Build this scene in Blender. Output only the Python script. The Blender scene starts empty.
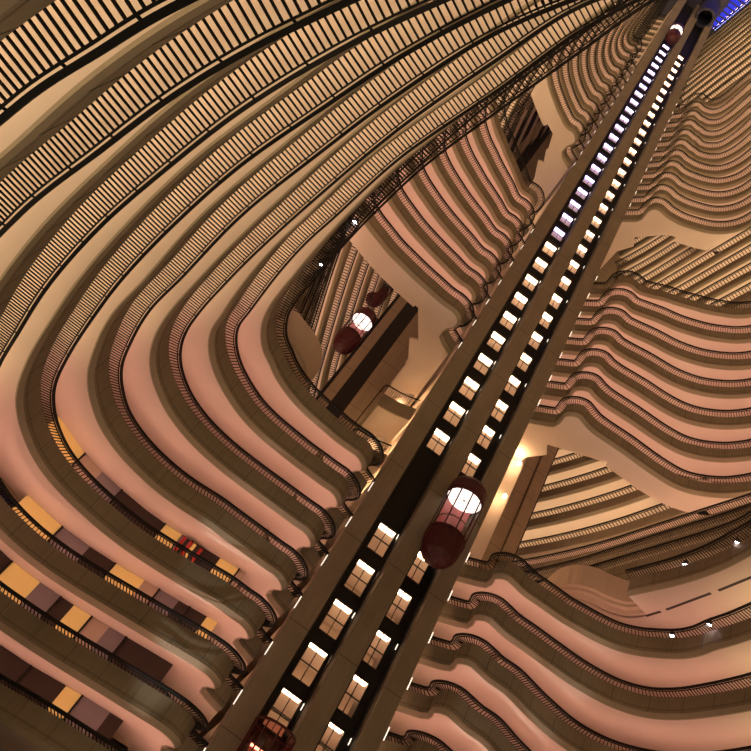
import bpy, math, random
from mathutils import Vector
from mathutils.geometry import tessellate_polygon
random.seed(7)
S = bpy.context.scene
COL = S.collection

UPL = [(-4, 12, 350), (8, 14, 350), (16, 20, 350), (2, 26, 250)]
SPOTS = [((-.5, 31, -1), (.3, 33.8, 20), 5000, 20), ((14.5, 31, -1), (16, 34.8, 22), 5000, 20)]
# ------------------------------------------------------------------ materials
def new_mat(name):
    m = bpy.data.materials.new(name); m.use_nodes = True
    return m, m.node_tree.nodes, m.node_tree.links
def plain(name, col, rough=0.6, metal=0.0, var=0.12, scale=1.5, bump=0.0):
    m, n, l = new_mat(name)
    b = n['Principled BSDF']; b.inputs['Roughness'].default_value = rough
    b.inputs['Metallic'].default_value = metal
    tc = n.new('ShaderNodeTexCoord'); no = n.new('ShaderNodeTexNoise')
    no.inputs['Scale'].default_value = scale; no.inputs['Detail'].default_value = 5
    l.new(tc.outputs['Object'], no.inputs['Vector'])
    mr = n.new('ShaderNodeMapRange')
    mr.inputs['To Min'].default_value = 1 - var; mr.inputs['To Max'].default_value = 1 + var
    l.new(no.outputs['Fac'], mr.inputs['Value'])
    mx = n.new('ShaderNodeVectorMath'); mx.operation = 'SCALE'
    mx.inputs[0].default_value = col[:3]
    l.new(mr.outputs['Result'], mx.inputs['Scale'])
    l.new(mx.outputs['Vector'], b.inputs['Base Color'])
    if bump:
        bp = n.new('ShaderNodeBump'); bp.inputs['Strength'].default_value = bump
        l.new(no.outputs['Fac'], bp.inputs['Height']); l.new(bp.outputs['Normal'], b.inputs['Normal'])
    return m
def board(name, col, seam=3.0, off=0.0, fine=0.16):
    """board-marked concrete: fine vertical grain, a cast joint every `seam` metres of height"""
    m, n, l = new_mat(name)
    b = n['Principled BSDF']; b.inputs['Roughness'].default_value = 0.8
    g = n.new('ShaderNodeNewGeometry'); sp = n.new('ShaderNodeSeparateXYZ')
    l.new(g.outputs['Position'], sp.inputs[0])
    a = n.new('ShaderNodeMath'); a.operation = 'ADD'; a.inputs[1].default_value = off
    l.new(sp.outputs['Z'], a.inputs[0])
    d = n.new('ShaderNodeMath'); d.operation = 'FLOORED_MODULO'; d.inputs[1].default_value = seam
    l.new(a.outputs[0], d.inputs[0])
    c = n.new('ShaderNodeMath'); c.operation = 'GREATER_THAN'; c.inputs[1].default_value = 0.05
    l.new(d.outputs[0], c.inputs[0])
    mp = n.new('ShaderNodeMapping'); mp.inputs['Scale'].default_value = (1/fine, 1/fine, 0.25)
    l.new(g.outputs['Position'], mp.inputs['Vector'])
    no = n.new('ShaderNodeTexNoise'); no.inputs['Scale'].default_value = 1.0; no.inputs['Detail'].default_value = 3
    l.new(mp.outputs[0], no.inputs['Vector'])
    n2 = n.new('ShaderNodeTexNoise'); n2.inputs['Scale'].default_value = 0.5; n2.inputs['Detail'].default_value = 5
    l.new(g.outputs['Position'], n2.inputs['Vector'])
    r1 = n.new('ShaderNodeMapRange'); r1.inputs['To Min'].default_value = .8; r1.inputs['To Max'].default_value = 1.2
    l.new(no.outputs['Fac'], r1.inputs['Value'])
    r2 = n.new('ShaderNodeMapRange'); r2.inputs['To Min'].default_value = .75; r2.inputs['To Max'].default_value = 1.25
    l.new(n2.outputs['Fac'], r2.inputs['Value'])
    r3 = n.new('ShaderNodeMapRange'); r3.inputs['To Min'].default_value = .45; r3.inputs['To Max'].default_value = 1
    l.new(c.outputs[0], r3.inputs['Value'])
    p = n.new('ShaderNodeMath'); p.operation = 'MULTIPLY'; l.new(r1.outputs[0], p.inputs[0]); l.new(r2.outputs[0], p.inputs[1])
    q = n.new('ShaderNodeMath'); q.operation = 'MULTIPLY'; l.new(p.outputs[0], q.inputs[0]); l.new(r3.outputs[0], q.inputs[1])
    mx = n.new('ShaderNodeVectorMath'); mx.operation = 'SCALE'; mx.inputs[0].default_value = col
    l.new(q.outputs[0], mx.inputs['Scale']); l.new(mx.outputs['Vector'], b.inputs['Base Color'])
    bp = n.new('ShaderNodeBump'); bp.inputs['Strength'].default_value = 0.25
    l.new(no.outputs['Fac'], bp.inputs['Height']); l.new(bp.outputs['Normal'], b.inputs['Normal'])
    return m
def glow(name, col, s):
    m, n, l = new_mat(name)
    b = n['Principled BSDF']
    b.inputs['Base Color'].default_value = (.8, .8, .8, 1)
    b.inputs['Emission Color'].default_value = (*col, 1); b.inputs['Emission Strength'].default_value = s
    return m
def glass(name, col=(1, 1, 1), mix=0.12):
    m, n, l = new_mat(name)
    n.remove(n['Principled BSDF'])
    t = n.new('ShaderNodeBsdfTransparent'); t.inputs['Color'].default_value = (*col, 1)
    g = n.new('ShaderNodeBsdfGlossy'); g.inputs['Roughness'].default_value = 0.05
    mx = n.new('ShaderNodeMixShader'); mx.inputs[0].default_value = mix
    l.new(t.outputs[0], mx.inputs[1]); l.new(g.outputs[0], mx.inputs[2])
    l.new(mx.outputs[0], n['Material Output'].inputs['Surface'])
    return m
M = dict(
    fascia=board('board_concrete_fascia', (.25, .208, .138), seam=50, fine=.12),
    lip=plain('smooth_concrete_lip', (.32, .275, .19), .8),  # lighter than the fascia: light from below is put into the colour
    soffit=plain('painted_plaster_soffit', (.62, .53, .45), .85, var=.06, scale=.6),
    inner=plain('corridor_wall_plaster', (.52, .42, .33), .85, var=.08),
    column=board('board_concrete_column', (.235, .20, .14), seam=6.0, off=1.2),
    wing=board('board_concrete_wing', (.28, .22, .15), seam=3.0),
    black=plain('black_painted_metal', (.006, .005, .005), .45, var=.05),
    rail=plain('dark_bronze_railing', (.004, .003, .003), .9, var=.05),
    shaft=plain('black_shaft_lining', (.004, .0035, .004), .7, var=.1),
    red=plain('dark_red_enamel', (.06, .005, .009), .45, var=.15),
    redin=plain('red_cab_lining', (.45, .10, .09), .5),
    floor=plain('lobby_carpet', (.18, .07, .04), .9),
    curtain=glow('lit_curtain', (1.0, .62, .20), .2),  # own glow stands in for the light of the room behind
    joint=plain('dark_joint_filler', (.07, .055, .035), .9),
    dark=plain('dark_timber', (.04, .025, .02), .6),
    grey=plain('grey_curtain', (.25, .22, .24), .8),
    sofa=plain('red_upholstery', (.5, .04, .03), .7),
    steel=plain('blue_black_steel', (.03, .03, .06), .5),
    glass=glass('clear_glass', (1, 1, 1), .05),
    redglass=glass('red_tinted_glass', (.85, .45, .45), .08),
    cove_pink=glow('pink_cove_lamp', (1.0, .47, .36), 11.5),
    cove_gold=glow('golden_cove_lamp', (1.0, .67, .38), 18),
    cove_low=glow('soft_peach_cove_lamp', (1.0, .56, .37), 14),
    cove_upper=glow('dim_peach_cove_lamp', (1.0, .55, .36), 9.5),
    cove_far=glow('dim_rose_cove_lamp', (1.0, .60, .40), 12),
    lobbylamp=glow('white_lobby_lamp', (1.0, .62, .36), 13),
    lobbylamp_reflect=glow('lobby_lamp_blue_reflection', (.62, .50, 1.0), 8),  # violet tint stands in for blue reflections in the upper windows
    orange=glow('orange_lobby_lamp', (1.0, .58, .28), 16),
    slot=glow('white_strip_glow', (1.0, .85, .7), 1.6),  # glow for slot light and shaft glints, not a lamp
    spot=glow('white_spot_lamp', (1.0, .88, 1.0), 60),
    cab=glow('white_cab_ceiling', (1.0, .85, .76), 1.8),
    led=glow('blue_white_led_strip', (.6, .7, 1.0), 2),
)
M['curtain'].node_tree.nodes['Principled BSDF'].inputs['Base Color'].default_value = (.75, .52, .16, 1)
# ------------------------------------------------------------------ mesh helper
class MB:
    def __init__(s): s.v = []; s.f = []
    def quad(s, a, b, c, d):
        i = len(s.v); s.v += [a, b, c, d]; s.f.append((i, i+1, i+2, i+3))
    def box(s, x0, x1, y0, y1, z0, z1):
        i = len(s.v)
        s.v += [(x, y, z) for z in (z0, z1) for x, y in ((x0, y0), (x1, y0), (x1, y1), (x0, y1))]
        s.f += [(i+3, i+2, i+1, i), (i+4, i+5, i+6, i+7)]
        for a in range(4):
            b = (a+1) % 4; s.f.append((i+a, i+b, i+4+b, i+4+a))
    def sweep(s, rings, closed=True, caps=True):
        """rings: list of equal-length vertex rings"""
        i = len(s.v); n = len(rings[0])
        for r in rings: s.v += r
        for j in range(len(rings)-1):
            for a in range(n if closed else n-1):
                b = (a+1) % n
                s.f.append((i+j*n+a, i+j*n+b, i+(j+1)*n+b, i+(j+1)*n+a))
        if caps and closed:
            s.f.append(tuple(i+a for a in range(n))[::-1]); s.f.append(tuple(i+(len(rings)-1)*n+a for a in range(n)))
    def prism(s, poly, z0, z1):
        tri = tessellate_polygon([[Vector((p[0], p[1], 0)) for p in poly]])
        i = len(s.v); n = len(poly)
        s.v += [(p[0], p[1], z0) for p in poly] + [(p[0], p[1], z1) for p in poly]
        for t in tri:
            s.f.append(tuple(i+a for a in t)); s.f.append(tuple(i+n+a for a in t[::-1]))
        for a in range(n):
            b = (a+1) % n; s.f.append((i+a, i+b, i+n+b, i+n+a))
    def bar(s, p, q, r, n=4, ref=(0, 0, 1)):
        p = Vector(p); q = Vector(q); d = (q-p)
        if d.length < 1e-6: return
        d.normalize()
        u = d.cross(Vector(ref))
        if u.length < .1: u = d.cross(Vector((1, 0, 0)))
        u.normalize(); w = d.cross(u)
        rg = []
        for c in (p, q):
            rg.append([tuple(c + r*(math.cos(a)*u + math.sin(a)*w)) for a in [2*math.pi*(k+.5)/n for k in range(n)]])
        s.sweep(rg, True, False)
    def lathe(s, cx, cy, prof, n=24, a0=0, a1=2*math.pi, caps=False):
        full = abs(a1-a0-2*math.pi) < 1e-6
        m = n if full else n+1
        rings = [[(cx+r*math.cos(a0+(a1-a0)*k/n), cy+r*math.sin(a0+(a1-a0)*k/n), z) for k in range(m)] for r, z in prof]
        s.sweep(rings, full, caps)
    def build(s, name, mat, parent=None, smooth=False, extra=None):
        nf = len(s.f)
        if extra:
            i = len(s.v); s.v += extra[0].v; s.f += [tuple(a+i for a in f) for f in extra[0].f]
        me = bpy.data.meshes.new(name)
        o = bpy.data.objects.new(name, me); COL.objects.link(o)
        base = Vector((0, 0, 0))
        if parent is not None:
            b = parent
            while b is not None: base += b.location; b = b.parent
        else:
            xs = [p[0] for p in s.v]; ys = [p[1] for p in s.v]; zs = [p[2] for p in s.v]
            base = Vector(((min(xs)+max(xs))/2, (min(ys)+max(ys))/2, min(zs)))
            o.location = base
        me.from_pydata([tuple(Vector(p)-base) for p in s.v], [], s.f)
        me.materials.append(M[mat])
        if extra:
            me.materials.append(M[extra[1]])
            for p in me.polygons[nf:]: p.material_index = 1
        if smooth:
            for p in me.polygons: p.use_smooth = True
        if parent is not None: o.parent = parent
        me.update()
        return o
def empty(name, loc, label=None, cat=None, group=None, kind=None):
    o = bpy.data.objects.new(name, None); COL.objects.link(o); o.location = loc; o.empty_display_size = .3
    return tag(o, label, cat, group, kind)
def tag(o, label=None, cat=None, group=None, kind=None):
    if label: o['label'] = label
    if cat: o['category'] = cat
    if group: o['group'] = group
    if kind: o['kind'] = kind
    return o

# ------------------------------------------------------------------ plan curves
KMIN, KMAX = -2, 44
ZT = {-3: 4.4, -2: 7.1, -1: 9.8, 0: 12.7, 1: 15.4, 2: 18.2, 3: 21.03, 4: 23.9, 5: 26.75, 6: 29.75, 7: 32.7, 8: 35.65, 9: 38.6}
def zk(k): return ZT[k] if k in ZT else 41.6 + 3*(k-10)       # top of the parapet of level k
def ip(t, x):
    ks = sorted(t)
    if x <= ks[0]: return t[ks[0]]
    for a, b in zip(ks, ks[1:]):
        if x <= b: return t[a] + (t[b]-t[a])*(x-a)/(b-a)
    return t[ks[-1]]
XR = {5: 22.2, 6: 20.1, 7: 21.5, 8: 23, 9: 24.5, 10: 25.2, 16: 22.2, 21: 20.3, 24: 18.8, 27: 17, 31: 15.1, 36: 14.0, 40: 13.5, 46: 13.1}
XL = {5: -5.7, 6: -5.9, 7: -6.3, 8: -6.8, 9: -7.5, 10: -8.2, 16: -5.4, 21: -3.9, 27: -1.0, 31: .7, 36: 1.2, 46: 1.9}
GL_NEAR = {2: 14.5, 3.5: 10.5, 5: 7.8, 7.3: 5.8, 9.3: 5.0, 14.2: 3.2, 17.2: 2.3, 22.8: .9, 25.9: .4, 28: 0}
GR_NEAR = {2: 15, 3.5: 11, 5.5: 8, 8: 5.2, 11: 3, 15: 1.2, 20: .3, 24: 0, 28: 0}
GL_FAR = {28: 0, 34: .3, 38: .8, 45: 1.9, 55: 4.0, 65: 7, 74: 11, 80: 14.5}
GR_FAR = {28: 0, 31: .4, 34.8: 1.4, 39.5: 2.4, 42.5: 3.1, 45.5: 3.9, 48: 4.8, 55: 7.5, 65: 11, 74: 15, 80: 17.5}
def wallpts(side, k, ys):
    out = []
    for y in ys:
        if side == 'L':
            x = ip(XL, k) + (ip(GL_NEAR, y) if y < 28 else ip(GL_FAR, y)); x = min(x, 7.6)
        else:
            x = ip(XR, k) - (ip(GR_NEAR, y) if y < 28 else ip(GR_FAR, y)); x = max(x, 8.2)
        out.append((x, y))
    return out
NEARY = [2, 3.5, 5, 7.3, 9.3, 11.7, 14.2, 17.2, 20, 22.8, 25.9]
FARY = [34.6, 38, 42.5, 48, 55, 60, 65, 70, 74, 80]
# measured levels of the lower stack (handrail plan, metres)
LEFT_LOW = {
 -2: [(3.5,-1.2),(0,.8),(-2.9,3.2),(-4.68,5.26),(-5.54,6.44),(-6.74,8.18),(-9.6,13.5),(-12.0,21),(-12.9,27),(-12.8,32),(-11.4,36),(-8.6,38.6),(-5.7,38.6),(-3.8,37.8),(-2,37.2),(-.5,36.8)],
 -1: [(3.5,-1.5),(.2,.6),(-2.0,3.2),(-3.87,5.59),(-4.89,6.99),(-5.91,8.59),(-7.1,10.73),(-8.85,13.98),(-11.3,20),(-12.4,26),(-12.4,31),(-11.3,35),(-9.1,37.1),(-6.5,37.2),(-4.4,36.8),(-2,36.1),(-.2,35.6)],
 0: [(3.5,-.8),(1,.9),(-1.5,3.7),(-3.49,6.28),(-4.59,7.92),(-5.84,10.07),(-7.1,12.65),(-8.64,16.11),(-10.0,19.9),(-10.9,23.2),(-11.8,27),(-12.1,31),(-11.7,34.0),(-10.6,35.8),(-9,36.7),(-7.3,36.9),(-5.7,36.7),(-3.3,36.1),(-1,35.5),(.3,35.1)],
 1: [(4,-.4),(1.4,1.6),(-.9,3.9),(-2.45,6.03),(-3.82,8.24),(-5.04,10.61),(-6.5,13.61),(-7.97,17.37),(-9.2,21.1),(-10,24.2),(-10.6,26.9),(-11,29.4),(-11,30.8),(-10.6,32.5),(-9.7,34),(-8.6,34.8),(-7.2,35.3),(-5.2,35.6),(-3.2,35.4),(-1.2,35),(.2,34.7)],
 2: [(4,.4),(1.8,2.2),(-.3,4.6),(-2.54,7.59),(-4.04,10.51),(-5.38,13.67),(-7.01,17.82),(-8.3,22.2),(-9.2,25.2),(-9.6,27.8),(-9.7,29.9),(-9.4,31.3),(-8.7,32.7),(-7.5,33.7),(-5.8,34.3),(-4.3,34.4),(-2.6,34.2),(-1,34.2),(.2,34.2)],
 3: [(4.5,.8),(2.2,2.8),(.3,4.9),(-1.41,6.99),(-2.6,9.5),(-4.1,13.05),(-5.5,17.1),(-6.9,21.6),(-7.6,24.2),(-8.2,26.7),(-8.5,28.7),(-8.4,30.2),(-7.9,31.5),(-6.9,32.7),(-5.5,33.5),(-3.8,33.9),(-2.1,34),(-.6,34),(.2,34)],
 4: [(5,1.2),(2.8,3.1),(.6,5.5),(-1.1,8.3),(-2.28,11.3),(-4.1,15.8),(-5.3,20),(-5.9,22.1),(-6.4,24.5),(-6.9,27.9),(-7.1,29.5),(-6.8,30.7),(-6,31.9),(-4.4,33.1),(-3.3,33.5),(-1.9,33.7),(-.6,33.8),(.2,33.8)],
 5: [(5,1.6),(3,3.4),(1.5,5.0),(.1,7.3),(-.85,9.8),(-2.1,13.2),(-3.5,17.2),(-4.3,20.4),(-4.8,22.8),(-5.3,25.9),(-5.7,28.6),(-5.65,29.9),(-5.2,31.1),(-4.6,31.7),(-4,32.3),(-3.2,32.8),(-2.2,33.2),(-.4,33.5),(.3,33.6)],
}
RIGHT_LOW = {
 5: [(8.5,2),(14,6),(18.5,11),(21.3,17),(22.2,23),(22.2,26.5),(22.2,28),(22.1,29.5),(22.1,30.6),(21.9,31.5),(21.3,32.6),(20.8,33.3),(20,34),(19,34.4),(18.1,34.6),(17.1,34.8),(15.6,34.85)],
 4: [(9,1),(15,5),(19.8,10.5),(22.7,17),(23.6,23),(23.6,27.5),(23.3,30.4),(22.9,32.3),(22.2,33.7),(21.1,34.6),(19.3,35.1),(17.4,35.2),(15.7,35.2)],
 3: [(9,.5),(15.5,4),(21,10),(24,17),(25,24),(24.9,28.5),(24.4,32),(23.4,34.2),(21.9,35.6),(20.2,36.1),(17.9,35.8),(15.6,35.2)],
 2: [(9,0),(16,3.5),(22,9.5),(25.2,17),(26.4,24),(26.3,29),(25.5,33),(24,35.6),(22,36.8),(20,36.9),(17.5,36.3),(15.6,35.6)],
 1: [(9,-.5),(16.5,3),(23,9),(26.4,17),(27.6,24),(27.5,29.5),(26.6,34),(24.8,36.7),(22.5,37.6),(20,37.5),(17.5,36.8),(15.6,36)],
 0: [(9,-1),(17,2.5),(24,9),(27.6,17),(28.8,24),(28.7,30),(27.6,35),(25.4,37.8),(22.8,38.5),(20,38.2),(17.5,37.4),(15.6,36.4)],
 -1: [(9,-1.5),(17.5,2),(25,9),(28.8,17),(30,24),(29.9,31),(28.5,36.5),(26,39),(23,39.6),(20,39.1),(17.5,38.1),(15.6,36.8)],
 -2: [(9,-2),(18,1.5),(26,9),(30,17),(31.2,24),(31,32),(29.4,37.6),(26.6,40),(23,40.6),(20,40),(17.5,38.8),(15.6,37.2)],
}
# fillet from the long wall into the bridge, key levels
LKEY = {
 10: [(-8.2,28),(-8.0,29.6),(-7.3,31),(-6.3,31.6),(-5.2,32),(-4,32.4),(-3,32.6),(-1.6,32.85),(-.4,33)],
 16: [(-5.4,27),(-5.0,28.2),(-4.5,29),(-3.9,29.6),(-3.3,30.1),(-2.5,30.6),(-1.8,31.1),(-1,31.6),(-.2,32.1)],
 21: [(-3.9,28),(-3.7,29.1),(-3.2,30),(-2.7,30.5),(-2.1,31),(-1.5,31.4),(-.9,31.8),(-.4,32.1),(0,32.3)],
 31: [(.7,28),(.6,29.4),(.5,30.6),(.5,31.4),(.55,32),(.65,32.4),(.8,32.65),(.95,32.8),(1.1,32.85)],
}
RKEY = {
 10: [(25.2,28),(25.1,29.6),(24.7,30.9),(24.3,31.8),(23.8,32.6),(22.9,33.5),(21.9,34.1),(20.4,34.35),(17.5,34.4)],
 16: [(22.2,28),(22.0,29.2),(21.7,29.9),(21,30.7),(20.3,31.2),(19.3,31.8),(18.4,32.2),(17.2,32.75),(16,33.2)],
 21: [(20.3,28),(20.25,29),(20.1,29.9),(19.9,30.8),(19.5,31.6),(18.9,32.3),(18.1,32.9),(17,33.4),(15.7,33.85)],
 24: [(18.8,28),(18.75,29),(18.7,29.7),(18.6,30.5),(18.3,31.4),(17.7,32.3),(17,32.9),(16,33.4),(15,33.7)],
 27: [(17,28),(16.95,29),(16.9,30),(16.8,30.8),(16.6,31.8),(16.3,32.7),(15.9,33.2),(15.3,33.6),(14.7,33.8)],
 31: [(15.1,28),(15,29),(14.9,29.8),(14.8,30.7),(14.7,31.6),(14.5,32.4),(14.35,32.8),(14.15,33.1),(13.95,33.3)],
}
def keyed(t, k):
    ks = sorted(t)
    if k <= ks[0]: return t[ks[0]]
    for a, b in zip(ks, ks[1:]):
        if k <= b:
            f = (k-a)/(b-a); return [(p[0]+(q[0]-p[0])*f, p[1]+(q[1]-p[1])*f) for p, q in zip(t[a], t[b])]
    return t[ks[-1]]
LBULB = {
 5: [(1.25,33.6),(1.8,33.55),(2.35,33.72),(2.85,34.1),(3.17,34.6),(3.3,35.15),(3.15,35.65),(2.9,35.95)],
 10: [(.9,33.15),(1.6,33.1),(2.25,33.25),(2.8,33.6),(3.12,34.1),(3.2,34.8),(3.05,35.4),(2.8,35.7)],
 16: [(.9,32.85),(1.4,32.8),(1.9,32.85),(2.4,33.1),(2.85,33.6),(3.02,34.2),(2.95,34.9),(2.75,35.3)],
 21: [(.9,32.75),(1.3,32.7),(1.8,32.75),(2.3,33.0),(2.75,33.45),(2.98,34),(2.85,34.7),(2.6,35.1)],
 31: [(1.35,32.85),(1.6,32.72),(1.9,32.68),(2.2,32.8),(2.5,33.1),(2.72,33.7),(2.6,34.3),(2.3,34.7)]}
RBULB = {
 5: [(14.6,34.85),(13.9,34.7),(13.2,34.6),(12.6,34.85),(12.15,35.4),(12,36),(12.15,36.5)],
 10: [(14.8,34.5),(14.2,34.35),(13.5,34.15),(12.9,34.3),(12.35,34.75),(12.02,35.4),(12.1,36.2)],
 16: [(14.9,33.75),(14.2,34.05),(13.4,33.98),(12.8,34.15),(12.2,34.6),(11.8,35.3),(11.8,36.2)],
 21: [(14.8,34.0),(14.2,34.05),(13.5,33.95),(12.8,34.05),(12.2,34.45),(11.85,35.2),(11.85,36.1)],
 31: [(13.7,33.47),(13.4,33.55),(13.1,33.5),(12.6,33.45),(12.05,33.75),(11.65,34.4),(11.65,35.4)]}
def sharp(P, idx):
    out = []
    for i, p in enumerate(P):
        if i in idx:
            a, b = P[i-1], P[i+1]
            for q, f in ((a, .12), (a, .03), (b, .03), (b, .12)): out.append((p[0]+(q[0]-p[0])*f, p[1]+(q[1]-p[1])*f))
        else: out.append(p)
    return out
def bulb_left(y0, k):
    d = y0-33.6 if k <= 5 else 0
    b = [(x, y+d) for x, y in keyed(LBULB, k)]
    e = b[-1]
    return b + [(e[0]-.08, e[1]+.45), (3.66, 37.6)]
def bulb_right(y0, k):
    d = y0-34.8 if k <= 5 else 0
    b = [(x, y+d) for x, y in keyed(RBULB, k)]
    e = b[-1]
    return b + [(e[0]+.05, e[1]+.35), (10.72, 38)]

def is_bridge(k): return k <= 5 or 10 <= k <= 16 or 21 <= k <= 31
def near_path(side, k):
    if side == 'L':
        if k in LEFT_LOW: core = LEFT_LOW[k]
        else: core = wallpts('L', k, NEARY[:-1]) + keyed(LKEY, k)
        y0 = core[-1][1]
        return core, bulb_left({-2: 36.2, -1: 35.2, 0: 34.9}.get(k, y0), k)
    if k in RIGHT_LOW: core = RIGHT_LOW[k]
    else: core = wallpts('R', k, NEARY[:-1]) + keyed(RKEY, k)
    y0 = core[-1][1]
    return core, bulb_right(y0, k)
def smooth(P, step=.4):
    """Catmull-Rom through P, resampled evenly"""
    Q = [(2*P[0][0]-P[1][0], 2*P[0][1]-P[1][1])] + list(P) + [(2*P[-1][0]-P[-2][0], 2*P[-1][1]-P[-2][1])]
    out = []
    for i in range(1, len(Q)-2):
        p0, p1, p2, p3 = [Vector(q) for q in Q[i-1:i+3]]
        t01 = max((p1-p0).length, .01)**.5; t12 = max((p2-p1).length, .01)**.5; t23 = max((p3-p2).length, .01)**.5
        m1 = (p2-p1) + t12*((p1-p0)/t01 - (p2-p0)/(t01+t12)); m2 = (p2-p1) + t12*((p3-p2)/t23 - (p3-p1)/(t12+t23))
        for j in range(12):
            t = j/12; h = t*t*t; s = t*t
            out.append(p1*(2*h-3*s+1) + m1*(h-2*s+t) + p2*(-2*h+3*s) + m2*(h-s))
    out.append(Vector(P[-1]))
    return resample(out, step)
def resample(pts, step):
    pts = [Vector(p) for p in pts]
    L = [0]
    for a, b in zip(pts, pts[1:]): L.append(L[-1] + (b-a).length)
    n = max(2, int(round(L[-1]/step))+1); out = []; j = 0
    for i in range(n):
        d = L[-1]*i/(n-1)
        while j < len(L)-2 and L[j+1] < d: j += 1
        f = (d-L[j])/max(L[j+1]-L[j], 1e-9)
        out.append(pts[j].lerp(pts[j+1], min(max(f, 0), 1)))
    return out
def normals(pts, sgn):
    """unit normals pointing away from the atrium"""
    N = []
    for i in range(len(pts)):
        t = pts[min(i+1, len(pts)-1)] - pts[max(i-1, 0)]
        t.normalize(); N.append(Vector((-t.y, t.x))*sgn)
    return N
def off(pts, N, d): return [p + n*d for p, n in zip(pts, N)]
def SH(p): return -.16*min(max((p.y-26)/5, 0), 1)
def ribbon_solid(mb, pts, N, e0, e1, z0, z1, flare=0, sh=False):
    rings = []
    for p, n in zip(pts, N):
        d0, d1 = (e0+SH(p), e1+SH(p)) if sh else (e0, e1)
        fl = flare(p) if callable(flare) else flare
        a = p+n*d0; b = p+n*d1; c = p+n*(d0+fl)
        if callable(flare): rings.append([(a.x, a.y, z1), (c.x, c.y, z0), (*(p+n*(d0+fl+.07))[:2], z0), (*(p+n*(d0+.10))[:2], z1)]); continue
        rings.append([(a.x, a.y, z1), (c.x, c.y, z0), (b.x, b.y, z0), (b.x, b.y, z1)])
    mb.sweep(rings)

RAILH = .12; OUT = .74
def FL(p): return .07 + .09*min(max((p.y-22)/8, 0), 1)
def railing(root, pts, sgn, k, step, posts=True):
    z = zk(k); N = normals(pts, sgn)
    hr = MB()
    r = .05
    rings = []
    for p, n in zip(pts, N):
        rings.append([(*(p+n*a)[:2], z+RAILH+b) for a, b in ((-r, -r), (-r, r), (r, r), (r, -r))])
    hr.sweep(rings)
    hr.build('handrail', 'rail', root)
    br = MB()
    fine = resample(pts, step); F = normals(fine, sgn)
    for i, (p, n) in enumerate(zip(fine, F)):
        a = p+n*.11; b = p+n*(OUT+SH(p))
        br.bar((b.x, b.y, z-.02), (a.x, a.y, z+RAILH-.06), .026 if step < .3 else .034, 4)
        if posts and i % 9 == 4:
            br.bar((a.x, a.y, z+RAILH-.06), (p.x, p.y, z+RAILH), .026)
    rings = []
    for p, n in zip(pts, N):
        q = p+n*.11
        rings.append([(*(q+n*a)[:2], z+RAILH-.06+b) for a, b in ((-.022, -.022), (-.022, .022), (.022, .022), (.022, -.022))])
    br.sweep(rings)
    br.build('railing_bars', 'rail', root)
    return hr

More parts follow.
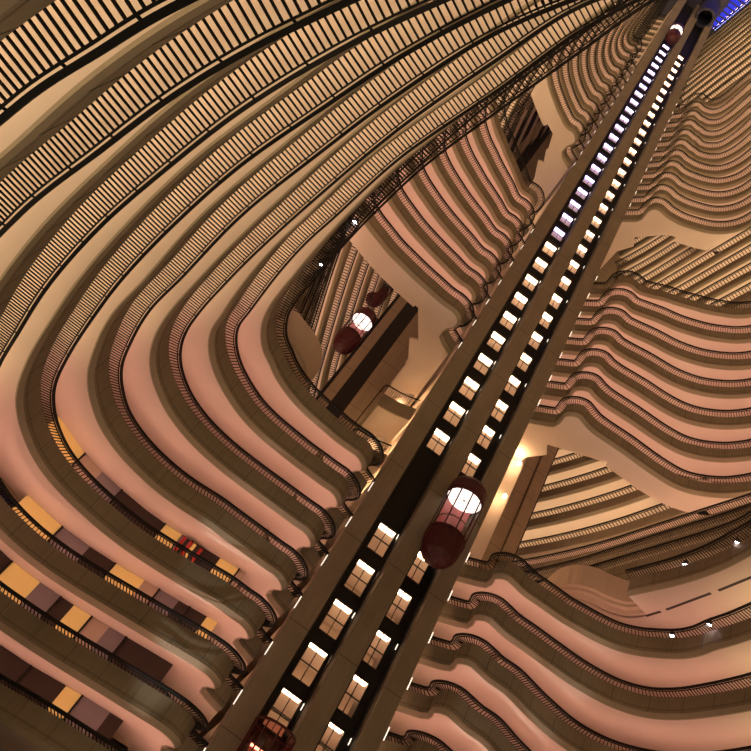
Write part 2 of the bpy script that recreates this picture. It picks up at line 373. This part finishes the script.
def balcony(name, side, k, core, bulb, label, group, far=False, step=.175, cove=None):
    sc = (zk(k)+.12)/(zk(k)+.75)
    core = [(x*sc, y*sc) for x, y in core]
    if bulb:
        bulb = [(x*sc, y*sc) for x, y in bulb]
        bulb[-1] = (3.66, bulb[-2][1]+.5) if side == 'L' else (10.69, bulb[-2][1]+.95)
        bulb = sharp(bulb, (1, len(bulb)-2))
    sgn = 1 if side == 'L' else -1
    z = zk(k)
    wall = smooth(core, .45 if not far else .9)
    if bulb:
        full = smooth(list(core)+list(bulb), .22)
    else: full = wall
    mid = full[len(full)//2]
    root = empty(name, (mid.x, mid.y, z-1.2), label, 'balcony', group)
    N = normals(full, sgn)
    m = MB(); ribbon_solid(m, full, N, OUT-.06, OUT+.12, z-.97, z, sh=True)
    jm = None
    if not far and k <= 16:
        jm = MB(); J = resample(full, 1.7); NJ = normals(J, sgn)
        for p, n in list(zip(J, NJ))[1:-1]:
            q = p+n*(OUT-.058+SH(p)); jm.bar((q.x, q.y, z-.96), (q.x, q.y, z-.01), .012, 4)
        for zz in (.74, .80):
            jm.sweep([[(*(p+n*(OUT-.062+a+SH(p)))[:2], z-zz+b) for a, b in ((0, -.008), (0, .008), (.01, .008), (.01, -.008))] for p, n in zip(full, N)])
    m.build('parapet', 'fascia', root, extra=(jm, 'joint') if jm else None)
    m = MB(); ribbon_solid(m, full, N, OUT-.06, OUT+.38, z-1.2, z-.97, flare=FL, sh=True); m.build('parapet_lip', 'lip', root)
    # soffit slab
    NW = normals(wall, sgn)
    m = MB(); depth = 4.6 if k <= 6 else 2.6
    rings = []
    for p, n in zip(wall, NW):
        a = p+n*(OUT+FL(p)-.02+SH(p)); b = p+n*depth
        rings.append([(a.x, a.y, z-1.0), (a.x, a.y, z-1.19), (b.x, b.y, z-1.19), (b.x, b.y, z-1.0)])
    m.sweep(rings)
    if bulb:
        nb = len(wall)
        front = [p+n*(OUT+FL(p)-.02+SH(p)) for p, n in zip(full, N)]
        endp = wall[-1]
        if side == 'L':
            fr = [p for p in front if p.x >= endp.x-.1 or p.y > 35.9+max(0, endp.y-33.6)]
            i0 = min(range(len(full)), key=lambda i: (full[i]-endp).length)
            fr = front[max(i0-4, 0):]
            yb = endp.y + 2.3
            poly = fr + [Vector((3.72, 46)), Vector((1.4, 46)), Vector((1.4, 39.9)), Vector((.4, 37.8 if k < 17 else 37.6)), Vector((1.0, max(37.4, yb+.4))), Vector((endp.x, yb+.1)), wall[-6]+NW[-6]*2.4]
        else:
            i0 = min(range(len(full)), key=lambda i: (full[i]-endp).length)
            fr = front[max(i0-4, 0):]
            yb = endp.y + 2.2
            poly = fr + [Vector((10.68, 46)), Vector((12.9, 46)), Vector((12.9, 40.6)), Vector((13.8, max(39.1, yb+1.2))), Vector((13.2, max(38.2, yb+.7))), Vector((max(14.9, endp.x), yb)), wall[-6]+NW[-6]*2.4]
        m.prism([(p.x, p.y) for p in poly], z-1.188, z-1.002)
    m.build('soffit', 'soffit', root)
    railing(root, full, sgn, k, step)
    # cove lamps laid on the inner side of the parapet, shining up on the soffit above
    def lamp(pts, N, mat, w=.16):
        c = MB(); rings = []
        for p, n in zip(pts, N):
            a = p+n*(OUT+.16+SH(p)); b = p+n*(OUT+.16+w+SH(p))
            rings.append([(b.x, b.y, z-.06), (a.x, a.y, z-.06)] if sgn > 0 else [(a.x, a.y, z-.06), (b.x, b.y, z-.06)])
        c.sweep(rings, closed=False); return c.build('cove_lamp', mat, root)
    if cove: lamp(full[4:] if far else full, N[4:] if far else N, cove)
    else:
        ys = 30.2 if side == 'L' else 30.5
        j = next((i for i, p in enumerate(full) if p.y > ys-2), len(full)//2)
        kk = 'cove_pink' if k <= 16 else 'cove_upper'
        lamp(full[:j+1], N[:j+1], 'cove_gold')
        if k not in (5, 16, 31) or (side == 'R' and k == 5): lamp(full[j:], N[j:], kk)
    if bulb and k >= -1:
        # glowing strip stands in for light shining through the parapet-column slot
        c = MB()
        if side == 'L': c.box(3.62, 3.66, 35.98, 36.02, z-.85, z-.1)
        else: c.box(10.69, 10.73, 35.98, 36.02, z-.8, z-.1)
        c.build('slot_glow', 'slot', root)
    return root

ORD = ['topmost', 'second from the top', 'third from the top', 'fourth from the top', 'fifth from the top', 'sixth from the top',
       'seventh from the top', 'eighth from the top', 'ninth from the top', 'tenth from the top', 'eleventh from the top', 'lowest in view', 'next to lowest']
STACKS = [('lower', -2, 5), ('middle', 10, 16), ('upper', 21, 31)]
GAPS = [('lower', 6, 9), ('upper', 17, 20), ('roof side', 32, KMAX)]
def ordn(i): return ORD[i] if i < 11 else {11: 'twelfth from the top', 12: 'thirteenth from the top'}.get(i, 'lowest in view')
word = {'L': 'left', 'R': 'right'}
for side in 'LR':
    for nm, a, b in STACKS:
        for k in range(a, b+1):
            core, bulb = near_path(side, k)
            st = .175 if k < 21 else .21
            balcony('bridge_balcony', side, k, core, bulb,
                    'curved concrete balcony, %s of the %s stack %s of the tower' % (ordn(b-k), nm, word[side]),
                    '%s %s stack of balconies' % (word[side], nm), step=st)
            if k >= 10:
                far = wallpts(side, k, FARY)
                if side == 'L' and k >= 21:
                    x0 = ip({21: -4.6, 25: -2.8, 29: -1.6, 31: -1.2}, k)
                    far = [(x0, 35), (x0-.7, 38.5), (x0-1.5, 42.5), (x0-2.2, 47), (x0-3.0, 52), (x0-3.5, 57), (x0-3.4, 63), (x0-2.4, 69), (x0-.2, 75), (x0+4, 80)]
                balcony('gallery_balcony', side, k, far, None,
                        'distant %s gallery, level with the balcony %s of the %s stack' % (word[side], ordn(b-k), nm),
                        'distant galleries behind the %s bridges' % word[side], far=True, step=.3, cove='cove_gold' if side == 'R' else 'cove_far')
    for nm, a, b in GAPS:
        for k in range(a, b+1):
            pts = wallpts(side, k, NEARY + [28] + FARY)
            if k == 6: pts = wallpts(side, k, NEARY + [28, 30.5, 33.4 if side == 'R' else 32.0])
            balcony('gallery_balcony', side, k, pts, None,
                    'long gallery running past the %s gap, %s wall, %s' % (nm, word[side], ordn(b-k)),
                    '%s galleries at the %s gap' % (word[side], nm), step=.17 if k < 17 else .3, cove='cove_gold' if k > 9 else 'cove_low')

# ------------------------------------------------------------------ walls behind the corridors
for side in 'LR':
    mb = MB(); sgn = 1 if side == 'L' else -1
    for k in range(KMIN-1, KMAX+1):
        z0 = (zk(k)-1.0) if k >= KMIN else -1.6; z1 = (zk(k+1)-1.19) if k < KMAX else 147.2
        if k <= 5:
            core, bulb = near_path(side, max(k, KMIN))
            # along the long wall, then straight on past the bridge junction
            P = [p for p in smooth(core, .8)]
            lim = max(range(len(P)), key=lambda i: -P[i].x*sgn)
            N = normals(P, sgn); Q = off(P, N, 4.4)
            last = Q[-1]
            Q += [Vector((last.x + sgn*.4, 45.9))]
        else:
            P = smooth(wallpts(side, k, NEARY+[28]+FARY), 1.2)
            Q = off(P, normals(P, sgn), 4.4 if k == 6 else 2.5)
        rings = [[(q.x, q.y, z0), (q.x, q.y, z1+.2)] for q in Q]
        mb.sweep(rings, closed=False)
    o = mb.build('wall_left' if side == 'L' else 'wall_right', 'inner'); o['kind'] = 'structure'
for nm, x in (('leak_plate_left', -32), ('leak_plate_right', 48)):  # unseen plates added to stop blue sky leaking in past the galleries
    mb = MB(); mb.box(x, x+.3, -4, 85, -1.6, 148); o = mb.build(nm, 'dark'); o['kind'] = 'structure'
for nm, y in (('wall_near', -3.2), ('wall_far', 84)):
    mb = MB(); mb.box(-32, 48, y, y+.3, -1.6, 148); o = mb.build(nm, 'inner'); o['kind'] = 'structure'
mb = MB(); mb.box(-30, 50, -4, 90, -1.9, -1.6); o = mb.build('floor', 'floor'); o['kind'] = 'structure'

# ------------------------------------------------------------------ elevator tower
tower = empty('elevator_tower', (7.2, 41, -1.6), 'tall concrete elevator tower with two black shafts and stacked lit lobby windows', 'elevator tower')
TOPZ = 146.8
for x0, x1 in ((3.7, 4.88), (6.77, 7.93), (9.62, 10.65)):
    m = MB(); m.box(x0, x1, 36, 37.25, -1.6, TOPZ); m.build('column', 'column', tower)
for x0, x1 in ((4.88, 6.77), (7.93, 9.62)):
    wx0, wx1 = (5.35, 6.52) if x0 < 6 else (7.99, 9.10)
    m = MB()
    m.box(x0, wx0, 37.0, 37.2, -1.6, TOPZ); m.box(wx1, x1, 37.0, 37.2, -1.6, TOPZ)
    ks = list(range(-2, 38))
    skip = {5, 6} if x0 < 6 else {}
    prev = -1.6
    for k in ks:
        if k in skip: continue
        zb, zt = zk(k)-.5, zk(k)+1.55
        m.box(wx0, wx1, 37.0, 37.2, prev, zb); prev = zt
    m.box(wx0, wx1, 37.0, 37.2, prev, TOPZ)
    m.build('shaft_back', 'shaft', tower)
    for k in ks:
        if k in skip: continue
        zb, zt = zk(k)-.5, zk(k)+1.55
        f = MB()
        for a, b, c, d in ((wx0, wx0+.05, zb, zt), (wx1-.05, wx1, zb, zt), (wx0, wx1, zb, zb+.05), (wx0, wx1, zt-.05, zt),
                           ((wx0+wx1)/2-.02, (wx0+wx1)/2+.02, zb, zt), (wx0, wx1, (zb+zt)/2-.10, (zb+zt)/2-.05)):
            f.box(a, b, 36.97, 37.05, c, d)
        fo = f.build('window_frame', 'black', tower)
        g = MB(); g.quad((wx0, 37.1, zb), (wx1, 37.1, zb), (wx1, 37.1, zt), (wx0, 37.1, zt)); g.build('pane', 'glass', fo)
        l = MB(); l.box(wx0, wx1, 37.21, 37.21+min(.6, .42*2.05*37/zk(k)), zt+.05, zt+.08); l.box(wx0-.3, wx1+.3, 37.3, 37.6, zb-.03, zb)  # second box is an unseen sill strip added to brighten the lobby ceiling
        l.build('lobby_lamp', 'lobbylamp_reflect' if (k > 16 and x0 < 6) else 'lobbylamp', fo)
        if k % 2 == 0:
            f = MB(); xx = x1-.16; f.box(xx, xx+.04, 36.85, 36.9, zt-.5, zt-.15); f.build('shaft_glint', 'slot', tower)  # emissive bar imitates a specular glint at the shaft edge
# lobby rooms of the tower, one slab each level
for k in range(-2, KMAX+1):
    z = zk(k)
    ceil_ = z+1.6
    m = MB()
    m.box(3.8, 10.55, 37.25, 46, z+1.76, z+1.8)
    m.build('lobby_ceiling', 'soffit', tower)
    m = MB()
    m.box(4.9, 9.6, 40.4, 40.6, z-1.2, z+1.6)
    m.build('lobby_wall', 'inner', tower)
    if not is_bridge(k):
        g = MB(); g.box(4.3, 4.42, 41, 45, z+1.5, z+1.58); g.box(9.9, 10.02, 41, 45, z+1.5, z+1.58); g.build('lobby_lamp', 'orange', tower)
# transverse wing with the rear elevator banks
for sx in (-1, 1):
    m = MB()
    X = lambda x: 7.2 + sx*(x-7.2) if sx > 0 else x
    if sx < 0:
        m.box(-.35, 3.7, 46, 47, -1.6, TOPZ); m.box(-2.5, -1.65, 46, 47, -1.6, TOPZ)
        m.build('wing_wall', 'wing', tower)
        b = MB(); b.box(-1.65, -.35, 46.03, 47, -1.6, TOPZ); b.box(-2.8, -2.55, 46.3, 47.2, -1.6, TOPZ); b.build('shaft_back', 'shaft', tower)
    else:
        m.box(10.65, 15.8, 46, 47, -1.6, TOPZ); m.box(15.9, 16.9, 45.8, 47, -1.6, TOPZ)
        m.build('wing_wall', 'wing', tower)
        b = MB(); b.box(15.8, 15.9, 46.1, 47, -1.6, TOPZ); b.box(16.9, 17.1, 46.1, 47.2, -1.6, TOPZ); b.build('shaft_back', 'shaft', tower)
m = MB(); m.box(3.7, 10.65, 46, 47, -1.6, TOPZ); m.build('wing_wall', 'wing', tower)
# head of the right shaft: round dark housing
m = MB(); m.lathe(8.75, 35.2, [(1.55, 139.5), (1.55, 146.6), (1.15, 146.6), (1.15, 139.5), (1.55, 139.5)], 32)
m.build('shaft_hood', 'steel', tower, smooth=False)
m = MB(); m.lathe(8.75, 35.2, [(1.15, 146.0), (.01, 146.0)], 32); m.build('shaft_hood_lid', 'black', tower)

# landings where the bridges are missing
for nm, a, b in GAPS:
    for k in range(a, b+1):
        z = zk(k)
        for side in 'LR':
            if (k <= 9 and (k not in (7, 8) if side == 'L' else True)) or k in (17, 18, 19, 20): continue
            if k <= 9: z = {8: 36.9, 7: 31.9}[k]
            if side == 'L': P = smooth([(.9, 45.9), (.95, 42), (1.0, 40.4), (1.06, 40.2), (1.25, 40.1), (2.4, 39.9), (3.7, 39.4)], .25)
            else: P = smooth([(13.5, 45.9), (13.5, 42), (13.3, 40.4), (12.6, 39.7), (11.7, 39.4), (10.68, 39.1)], .25)
            sgn = -1 if side == 'L' else 1
            N = normals(P, sgn)
            mid = P[len(P)//2]
            root = empty('landing_balcony', (mid.x, mid.y, z-1.2),
                         'curved landing on the %s tower flank, %s in the %s gap' % (word[side], ordn(b-k), nm), 'landing',
                         '%s tower landings at the %s gap' % (word[side], nm))
            N = [n for n in N]
            # the landing lies on the tower side of the path
            s2 = 1 if ((Vector((7.2, 43))-mid).dot(N[len(N)//2]) > 0) else -1
            N = [n*s2 for n in N]
            m = MB(); ribbon_solid(m, P, N, .3, .45, z-1.2, z); m.build('parapet', 'fascia', root)
            m = MB(); poly = [tuple(p+n*.4) for p, n in zip(P, N)] + ([(3.75, 45.9)] if side == 'L' else [(10.6, 45.9)])
            m.prism(poly, z-1.19, z-1.0); m.build('soffit', 'soffit', root)
            br = MB()
            for p, n in zip(resample(P, .17), normals(resample(P, .17), 1)):
                br.bar((p.x, p.y, z-.1), (p.x, p.y, z+.6), .018)
            for p, q in zip(P, P[1:]): br.bar((p.x, p.y, z+.62), (q.x, q.y, z+.62), .05)
            br.build('railing', 'rail', root)
            l = MB()
            if side == 'L': l.box(2.2, 2.5, 41.5, 45, z-.95, z-.9)
            else: l.box(11.8, 12.1, 41.5, 45, z-.95, z-.9)
            if k <= 9:
                l.build('soffit_fill_strip', 'orange', root)  # added glowing strip that warms the soffit above the landing
                q = MB(); q.lathe(3.9, 42.5, [(1.9, z-1.0), (1.9, z+2.0)], 16, math.radians(150), math.radians(250)); q.build('curved_stair_wall', 'soffit', root)

# ------------------------------------------------------------------ glass elevators
def elevator(cx, cy, zb, label, lit=True, h=5.7, r=1.02, see=False):
    root = empty('elevator_car', (cx, cy, zb), label, 'elevator')
    if not see:
        m = MB(); prof = [(.05, zb), (.32*r, zb+.02), (.62*r, zb+.18), (.84*r, zb+.5), (.96*r, zb+.95), (1.02*r, zb+1.45), (r+.05, zb+1.85), (r-.05, zb+1.9), (.02, zb+1.9)]
        m.lathe(cx, cy, prof, 16)
        m.build('lower_bowl', 'red', root)
        rb = MB()
        for i in range(16):
            a = 2*math.pi*i/16
            for (r0, z0), (r1, z1) in zip(prof[:6], prof[1:7]):
                rb.bar((cx+r0*math.cos(a), cy+r0*math.sin(a), z0), (cx+r1*math.cos(a), cy+r1*math.sin(a), z1), .035)
        rb.build('bowl_ribs', 'red', root)
    z0 = zb+1.9; z1 = zb+h-1.3
    f = MB()
    for i in range(10):
        a = 2*math.pi*(i+.5)/10
        f.bar((cx+r*math.cos(a), cy+r*math.sin(a), z0 if not see else zb), (cx+r*math.cos(a), cy+r*math.sin(a), z1), .05)
    f.lathe(cx, cy, [(r-.05, z0), (r+.05, z0), (r+.05, z0+.12), (r-.05, z0+.12), (r-.05, z0)], 20)
    f.lathe(cx, cy, [(r-.05, z1-.1), (r+.05, z1-.1), (r+.05, z1), (r-.05, z1), (r-.05, z1-.1)], 20)
    f.build('frame', 'red', root)
    g = MB(); g.lathe(cx, cy, [(r-.01, z0), (r-.01, z1)], 20); g.build('glass_shell', 'glass' if not see else 'redglass', root)
    if see: return root
    c = MB(); c.lathe(cx, cy, [(.01, z1-.02), (r-.06, z1-.02)], 24); c.build('cab_ceiling', 'cab' if lit else 'black', root)
    sp = MB()
    for i in range(8):
        a = 2*math.pi*i/8
        sp.bar((cx, cy, z1-.05), (cx+(r-.1)*math.cos(a), cy+(r-.1)*math.sin(a), z1-.05), .012)
    sp.build('ceiling_spokes', 'dark', root)
    b = MB(); b.lathe(cx, cy, [(r-.12, z0), (r-.12, z1-.05)], 12, math.radians(35), math.radians(145)); b.build('back_panel', 'redin', root)
    hr = MB(); hr.lathe(cx, cy, [(r-.2, z0+.95), (r-.14, z0+.95), (r-.14, z0+1.0), (r-.2, z0+1.0), (r-.2, z0+.95)], 20); hr.build('cab_handrail', 'lip', root)
    t = MB(); t.lathe(cx, cy, [(r+.02, z1), (r+.05, z1+.15), (r+.02, z1+.8), (r-.15, z1+1.1), (.6, z1+1.25), (.02, z1+1.3)], 20); t.build('crown', 'red', root)
    return root
elevator(8.8, 35.2, 24.0, 'dark red glass elevator car with white ceiling, low in the right front shaft', h=6.3, r=1.15)
elevator(5.75, 35.2, 120.8, 'small dark red elevator car with lit crown near the roof', h=5.8)
elevator(5.8, 35.25, 3.4, 'red tinted glass car at the bottom of the left front shaft', see=True, h=8.4+1.3)
elevator(-3.75, 46.6, 43.6, 'amber lit glass elevator car inside the lower left gap')
elevator(18.0, 46.6, 82.6, 'white topped glass elevator car inside the upper right gap')
elevator(-4.35, 47.6, 51.6, 'unlit dark elevator car above the amber lit car', lit=False, h=4.6, r=.85)
# guide rails in the front shafts
for x in (5.0, 6.62, 8.05, 9.48):
    m = MB(); m.box(x, x+.06, 36.5, 36.6, -1.6, 146); m.build('guide_rail', 'black', tower)

# ------------------------------------------------------------------ curved drum parapets at the lower gap
def drum(side, top, z1, z0, label):
    P = smooth(top, .3); sgn = 1 if side == 'L' else -1
    mid = P[len(P)//2]
    root = empty('drum_balcony', (mid.x, mid.y, z0), label, 'balcony', None)
    N = normals(P, sgn)
    m = MB(); rings = []
    for p, n in zip(P, N):
        rings.append([(*(p+n*d)[:2], zz) for d, zz in ((0, z1), (0, z0+.7), (.14, z0+.62), (.14, z0+.4), (.3, z0+.3), (.35, z0), (.6, z0), (.6, z1))])
    m.sweep(rings); m.build('parapet', 'inner', root)
    m = MB(); poly = [tuple(p+n*.5) for p, n in zip(P, N)]
    s = MB()
    inner = off(P, N, 2.4)
    ribbon_solid(s, P, N, .5, 2.4, z0, z0+.15); s.build('soffit', 'soffit', root)
drum('R', [(20.6, 33.2), (20.2, 34.4), (19.2, 35.0), (18.3, 35.3), (17.5, 36.0), (17.0, 37.4), (17.1, 39.2), (17.0, 44)], 31.0, 28.7,
     'smooth tan S-curved drum parapet under the lower gap on the right')
drum('L', [(-6.5, 32.3), (-5.6, 32.8), (-4.6, 33.2), (-3.7, 33.9), (-3.2, 35.1), (-3.05, 36.4), (-3.3, 38.5), (-3.3, 43)], 31.0, 28.4,
     'smooth tan curved drum parapet behind the handrail in the lower left gap')

# ------------------------------------------------------------------ lit rooms behind the lowest left bridges
for k in (-2, -1, 0, 1):
    core, bulb = near_path('L', k)
    sc = (zk(k)+.12)/(zk(k)+.75)
    P = resample([p*sc for p in smooth(core, .4) if p.y > 29.5 and p.x > (-11 if k < 0 else -10)], .1)
    N = normals(P, 1)
    z0 = zk(k)-1.0; z1 = zk(k+1)-1.2
    root = empty('room_front', (P[len(P)//2].x, P[len(P)//2].y+2.3, z0),
                 'curtained room fronts behind the %s balcony rail at lower left' % {-2: 'lowest', -1: 'second lowest', 0: 'third lowest', 1: 'fourth lowest'}[k],
                 'room front', 'room fronts behind the lower left balconies')
    d = 0; i = 0; rr = random.Random(k+5)
    seq = ['curtain', 'grey', 'dark', 'curtain', 'inner', 'grey', 'dark', 'dark']
    j = 0
    while i < len(P)-1:
        w = [9, 6, 13, 11, 16][rr.randrange(5)]
        i2 = min(i+w, len(P)-1)
        a = P[i]+N[i]*2.0; b = P[i2]+N[i2]*2.0
        m = MB(); m.sweep([[(a.x, a.y, z0), (a.x, a.y, z1)], [(b.x, b.y, z0), (b.x, b.y, z1)]], closed=False)
        matn = seq[(j + k*3) % len(seq)]
        m.build({'curtain': 'curtain', 'grey': 'curtain', 'dark': 'dark_panel', 'inner': 'wall_panel'}[matn], matn, root)
        if j % 2: 
            m = MB(); m.bar((a.x, a.y-.05, z0), (a.x, a.y-.05, z1), .06); m.build('door_post', 'black', root)
        i = i2; j += 1

# ------------------------------------------------------------------ spotlights on the rails
def spotlamp(x, y, z, label):
    root = empty('spotlight', (x, y, z), label, 'spotlight', 'spotlights clipped to the gallery rails')
    h = MB(); h.lathe(x, y, [(.02, z+.28), (.12, z+.25), (.15, z), (.12, z), (.1, z+.2), (.02, z+.22)], 12); h.build('housing', 'black', root)
    b = MB(); b.lathe(x, y, [(.02, z-.04), (.09, z), (.13, z+.06), (.09, z+.14), (.02, z+.18)], 12); b.build('bulb', 'spot', root)
    a = MB(); a.bar((x, y, z+.25), (x, y, z+.5), .02); a.build('bracket', 'rail', root)

vs = MB()
for P in ([(20.95, 33.4), (21.1, 32.3)], [(21.15, 31.9), (21.4, 28.7)], [(21.45, 28.2), (21.6, 25.0)]):
    for p, q in zip(P, P[1:]): vs.sweep([[(x, y, 28.545), (x+.16, y, 28.545), (x+.16, y, 28.57), (x, y, 28.57)] for x, y in (p, q)])
tag(vs.build('soffit_slots', 'dark'), 'three long dark linear slots in the pink soffit above the right lower stack', 'vent')
rs = empty('striped_display', (-2.3, 35.5, 15.9), 'red, black and yellow striped display standing behind a left balcony rail', 'display')
for i, mt in enumerate(('sofa', 'dark', 'sofa', 'curtain', 'dark', 'sofa')):
    b_ = MB(); b_.box(-2.95+i*.2, -2.79+i*.2, 35.5, 35.7, 14.5, 16.75); b_.build('stripe_panel', mt, rs)
lw = MB(); lw.box(11.9, 13.3, 41.6, 41.8, 29, 45); lw.build('lobby_side_wall', 'soffit', tower)
for zz in (36.6, 40.2):
    r_ = empty('wall_lamp', (12.9, 41.4, zz), 'glowing warm wall lamp beside the tower in the lower right gap, %s one' % ('upper' if zz > 40 else 'lower'), 'lamp', 'wall lamps in the lower right gap')
    h = MB(); h.lathe(12.9, 41.35, [(.02, zz-.15), (.12, zz-.1), (.16, zz+.05), (.1, zz+.2), (.02, zz+.25)], 12); h.build('bulb', 'orange', r_)
    h = MB(); h.box(12.85, 12.95, 41.4, 41.6, zz, zz+.1); h.build('bracket', 'rail', r_)
for x, y, z, l in ((-5.44, 24.02, 30.2, 'small white spotlight on the left gallery rail, the upper one of the two'),
                   (-5.92, 27.69, 30.2, 'small white spotlight on the left gallery rail, the lower one near the rail bend'),
                   (20.1, 29.36, 29.8, 'bright violet-white spotlight on the right gallery edge, nearer the drum parapet'),
                   (20.37, 25.82, 29.8, 'bright violet-white spotlight on the right gallery edge, at the picture border'),
                   (21.72, 31.64, 27.0, 'small white spotlight at the railing foot of the right lower stack, left one'),
                   (22.0, 29.14, 27.0, 'small white spotlight at the railing foot of the right lower stack, right one')):
    spotlamp(x, y, z, l)

# ------------------------------------------------------------------ roof and skylight
rx = 10.9
m = MB()
SKY = [(1.6, 33.0), (10.8, 33.0), (10.8, 37.7), (12.05, 37.7), (12.9, 33.5), (13.5, 30.5), (13.9, 24), (13.3, 14), (11.5, 7), (8, 3.5), (4.5, 7), (2.2, 14), (1.5, 24)]
# roof slab as a ring of pieces around the skylight
outer = [None, None, None, (48, 37.7), (48, 33.5), (48, 30.5), (48, 24), (48, 14), (48, 7), (8, -3), (-32, 7), (-32, 14), (-32, 24)]
n = len(SKY)
for i in range(n):
    j = (i+1) % n
    if i < 3: continue
    a, b, c, d = SKY[i], SKY[j], outer[j], outer[i]
    if j == 0: c = (-32, 33.0)
    m.prism([a, b, c, d], 147.0, 147.4)
m.prism([(-32, 33.0), (10.8, 33.0), (10.8, 37.7), (48, 37.7), (48, 84), (-32, 84)], 147.0, 147.4)
o = m.build('ceiling', 'steel'); o['kind'] = 'structure'
sky = empty('skylight', (8, 22, 147.2), 'deep blue glazed skylight with dark parallel mullions at the very top of the atrium', 'skylight')
g = MB(); g.prism(SKY, 147.25, 147.28); g.build('glazing', 'glass', sky)
m = MB(); y = 4.0
while y < 32.8:
    m.box(1.5, 14.2, y, y+.16, 146.75, 147.15); y += .85

while y < 37.6:
    m.box(10.8, 13.8, y, y+.16, 146.75, 147.15); y += .85
m.build('mullion_grid', 'steel', sky)
m = MB()
for p, q in zip(SKY[3:7], SKY[4:8]):
    P = resample([Vector(p), Vector(q)], .5)
    for a, b in list(zip(P, P[1:])):
        b2 = a.lerp(b, .8); m.bar((a.x-.25, a.y, 146.7), (b2.x-.25, b2.y, 146.7), .03)
m.build('edge_light_strip', 'led', sky)

# ------------------------------------------------------------------ lobby spotlights and added fill lights
def light(kind, name, loc, energy, col, size=None, rot=(math.pi, 0, 0), spot=None):
    d = bpy.data.lights.new(name, kind); d.energy = energy; d.color = col
    if kind == 'AREA': d.shape = 'DISK'; d.size = size
    elif size is not None: d.shadow_soft_size = size
    if kind == 'SPOT': d.spot_size = spot; d.spot_blend = .5
    o = bpy.data.objects.new(name, d); COL.objects.link(o); o.location = loc; o.rotation_euler = rot
    return o
for x, y, e in UPL: light('AREA', 'fill_uplight', (x, y, -1.2), e, (1, .78, .5), 2.0)  # soft unseen fill added to brighten fascias and undersides
def aim(loc, tgt, e, ang, col=(1, .93, .85), size=.08):
    d = Vector(tgt)-Vector(loc)
    light('SPOT', 'lobby_spotlight', loc, e, col, size, d.to_track_quat('-Z', 'Y').to_euler(), math.radians(ang))
for a in SPOTS: aim(*a)
for x, y, z, e in ((12.3, 40.6, 39.9, 160), (12.3, 40.6, 36.0, 120), (2.3, 40.9, 37.6, 60), (2.3, 40.9, 32.6, 90), (2.3, 40.9, 28.2, 60)):  # warm fill points added to brighten gap walls and landing soffits
    light('POINT', 'warm_gap_fill', (x, y, z), e, (1, .6, .3), .15, (0, 0, 0))

w = bpy.data.worlds.new('dusk_sky'); S.world = w; w.use_nodes = True
bg = w.node_tree.nodes['Background']; bg.inputs['Color'].default_value = (.055, .07, 1.0, 1); bg.inputs['Strength'].default_value = .8

# ------------------------------------------------------------------ camera
al = 0.7527682567
rt = (0.80660297, 0.5910936); up = (0.5910936, -0.80660297)
X = Vector((1, 0, 0)); U = Vector((0, -math.sin(al), math.cos(al))); Fw = Vector((0, math.cos(al), math.sin(al)))
right = rt[0]*X + up[0]*U
upc = -(rt[1]*X + up[1]*U)
cd = bpy.data.cameras.new('camera'); cd.sensor_width = 36; cd.lens = 36*752/751; cd.clip_start = .1; cd.clip_end = 500
cam = bpy.data.objects.new('camera', cd); COL.objects.link(cam)
from mathutils import Matrix
cam.matrix_world = Matrix(((right.x, upc.x, -Fw.x, 0), (right.y, upc.y, -Fw.y, 0), (right.z, upc.z, -Fw.z, 0), (0, 0, 0, 1)))
S.camera = cam
S.view_settings.view_transform = 'Standard'; S.view_settings.look = 'None'; S.view_settings.gamma = 1; S.view_settings.exposure = 0.0
S.view_settings.use_curve_mapping = False
S.cycles.use_denoising = True
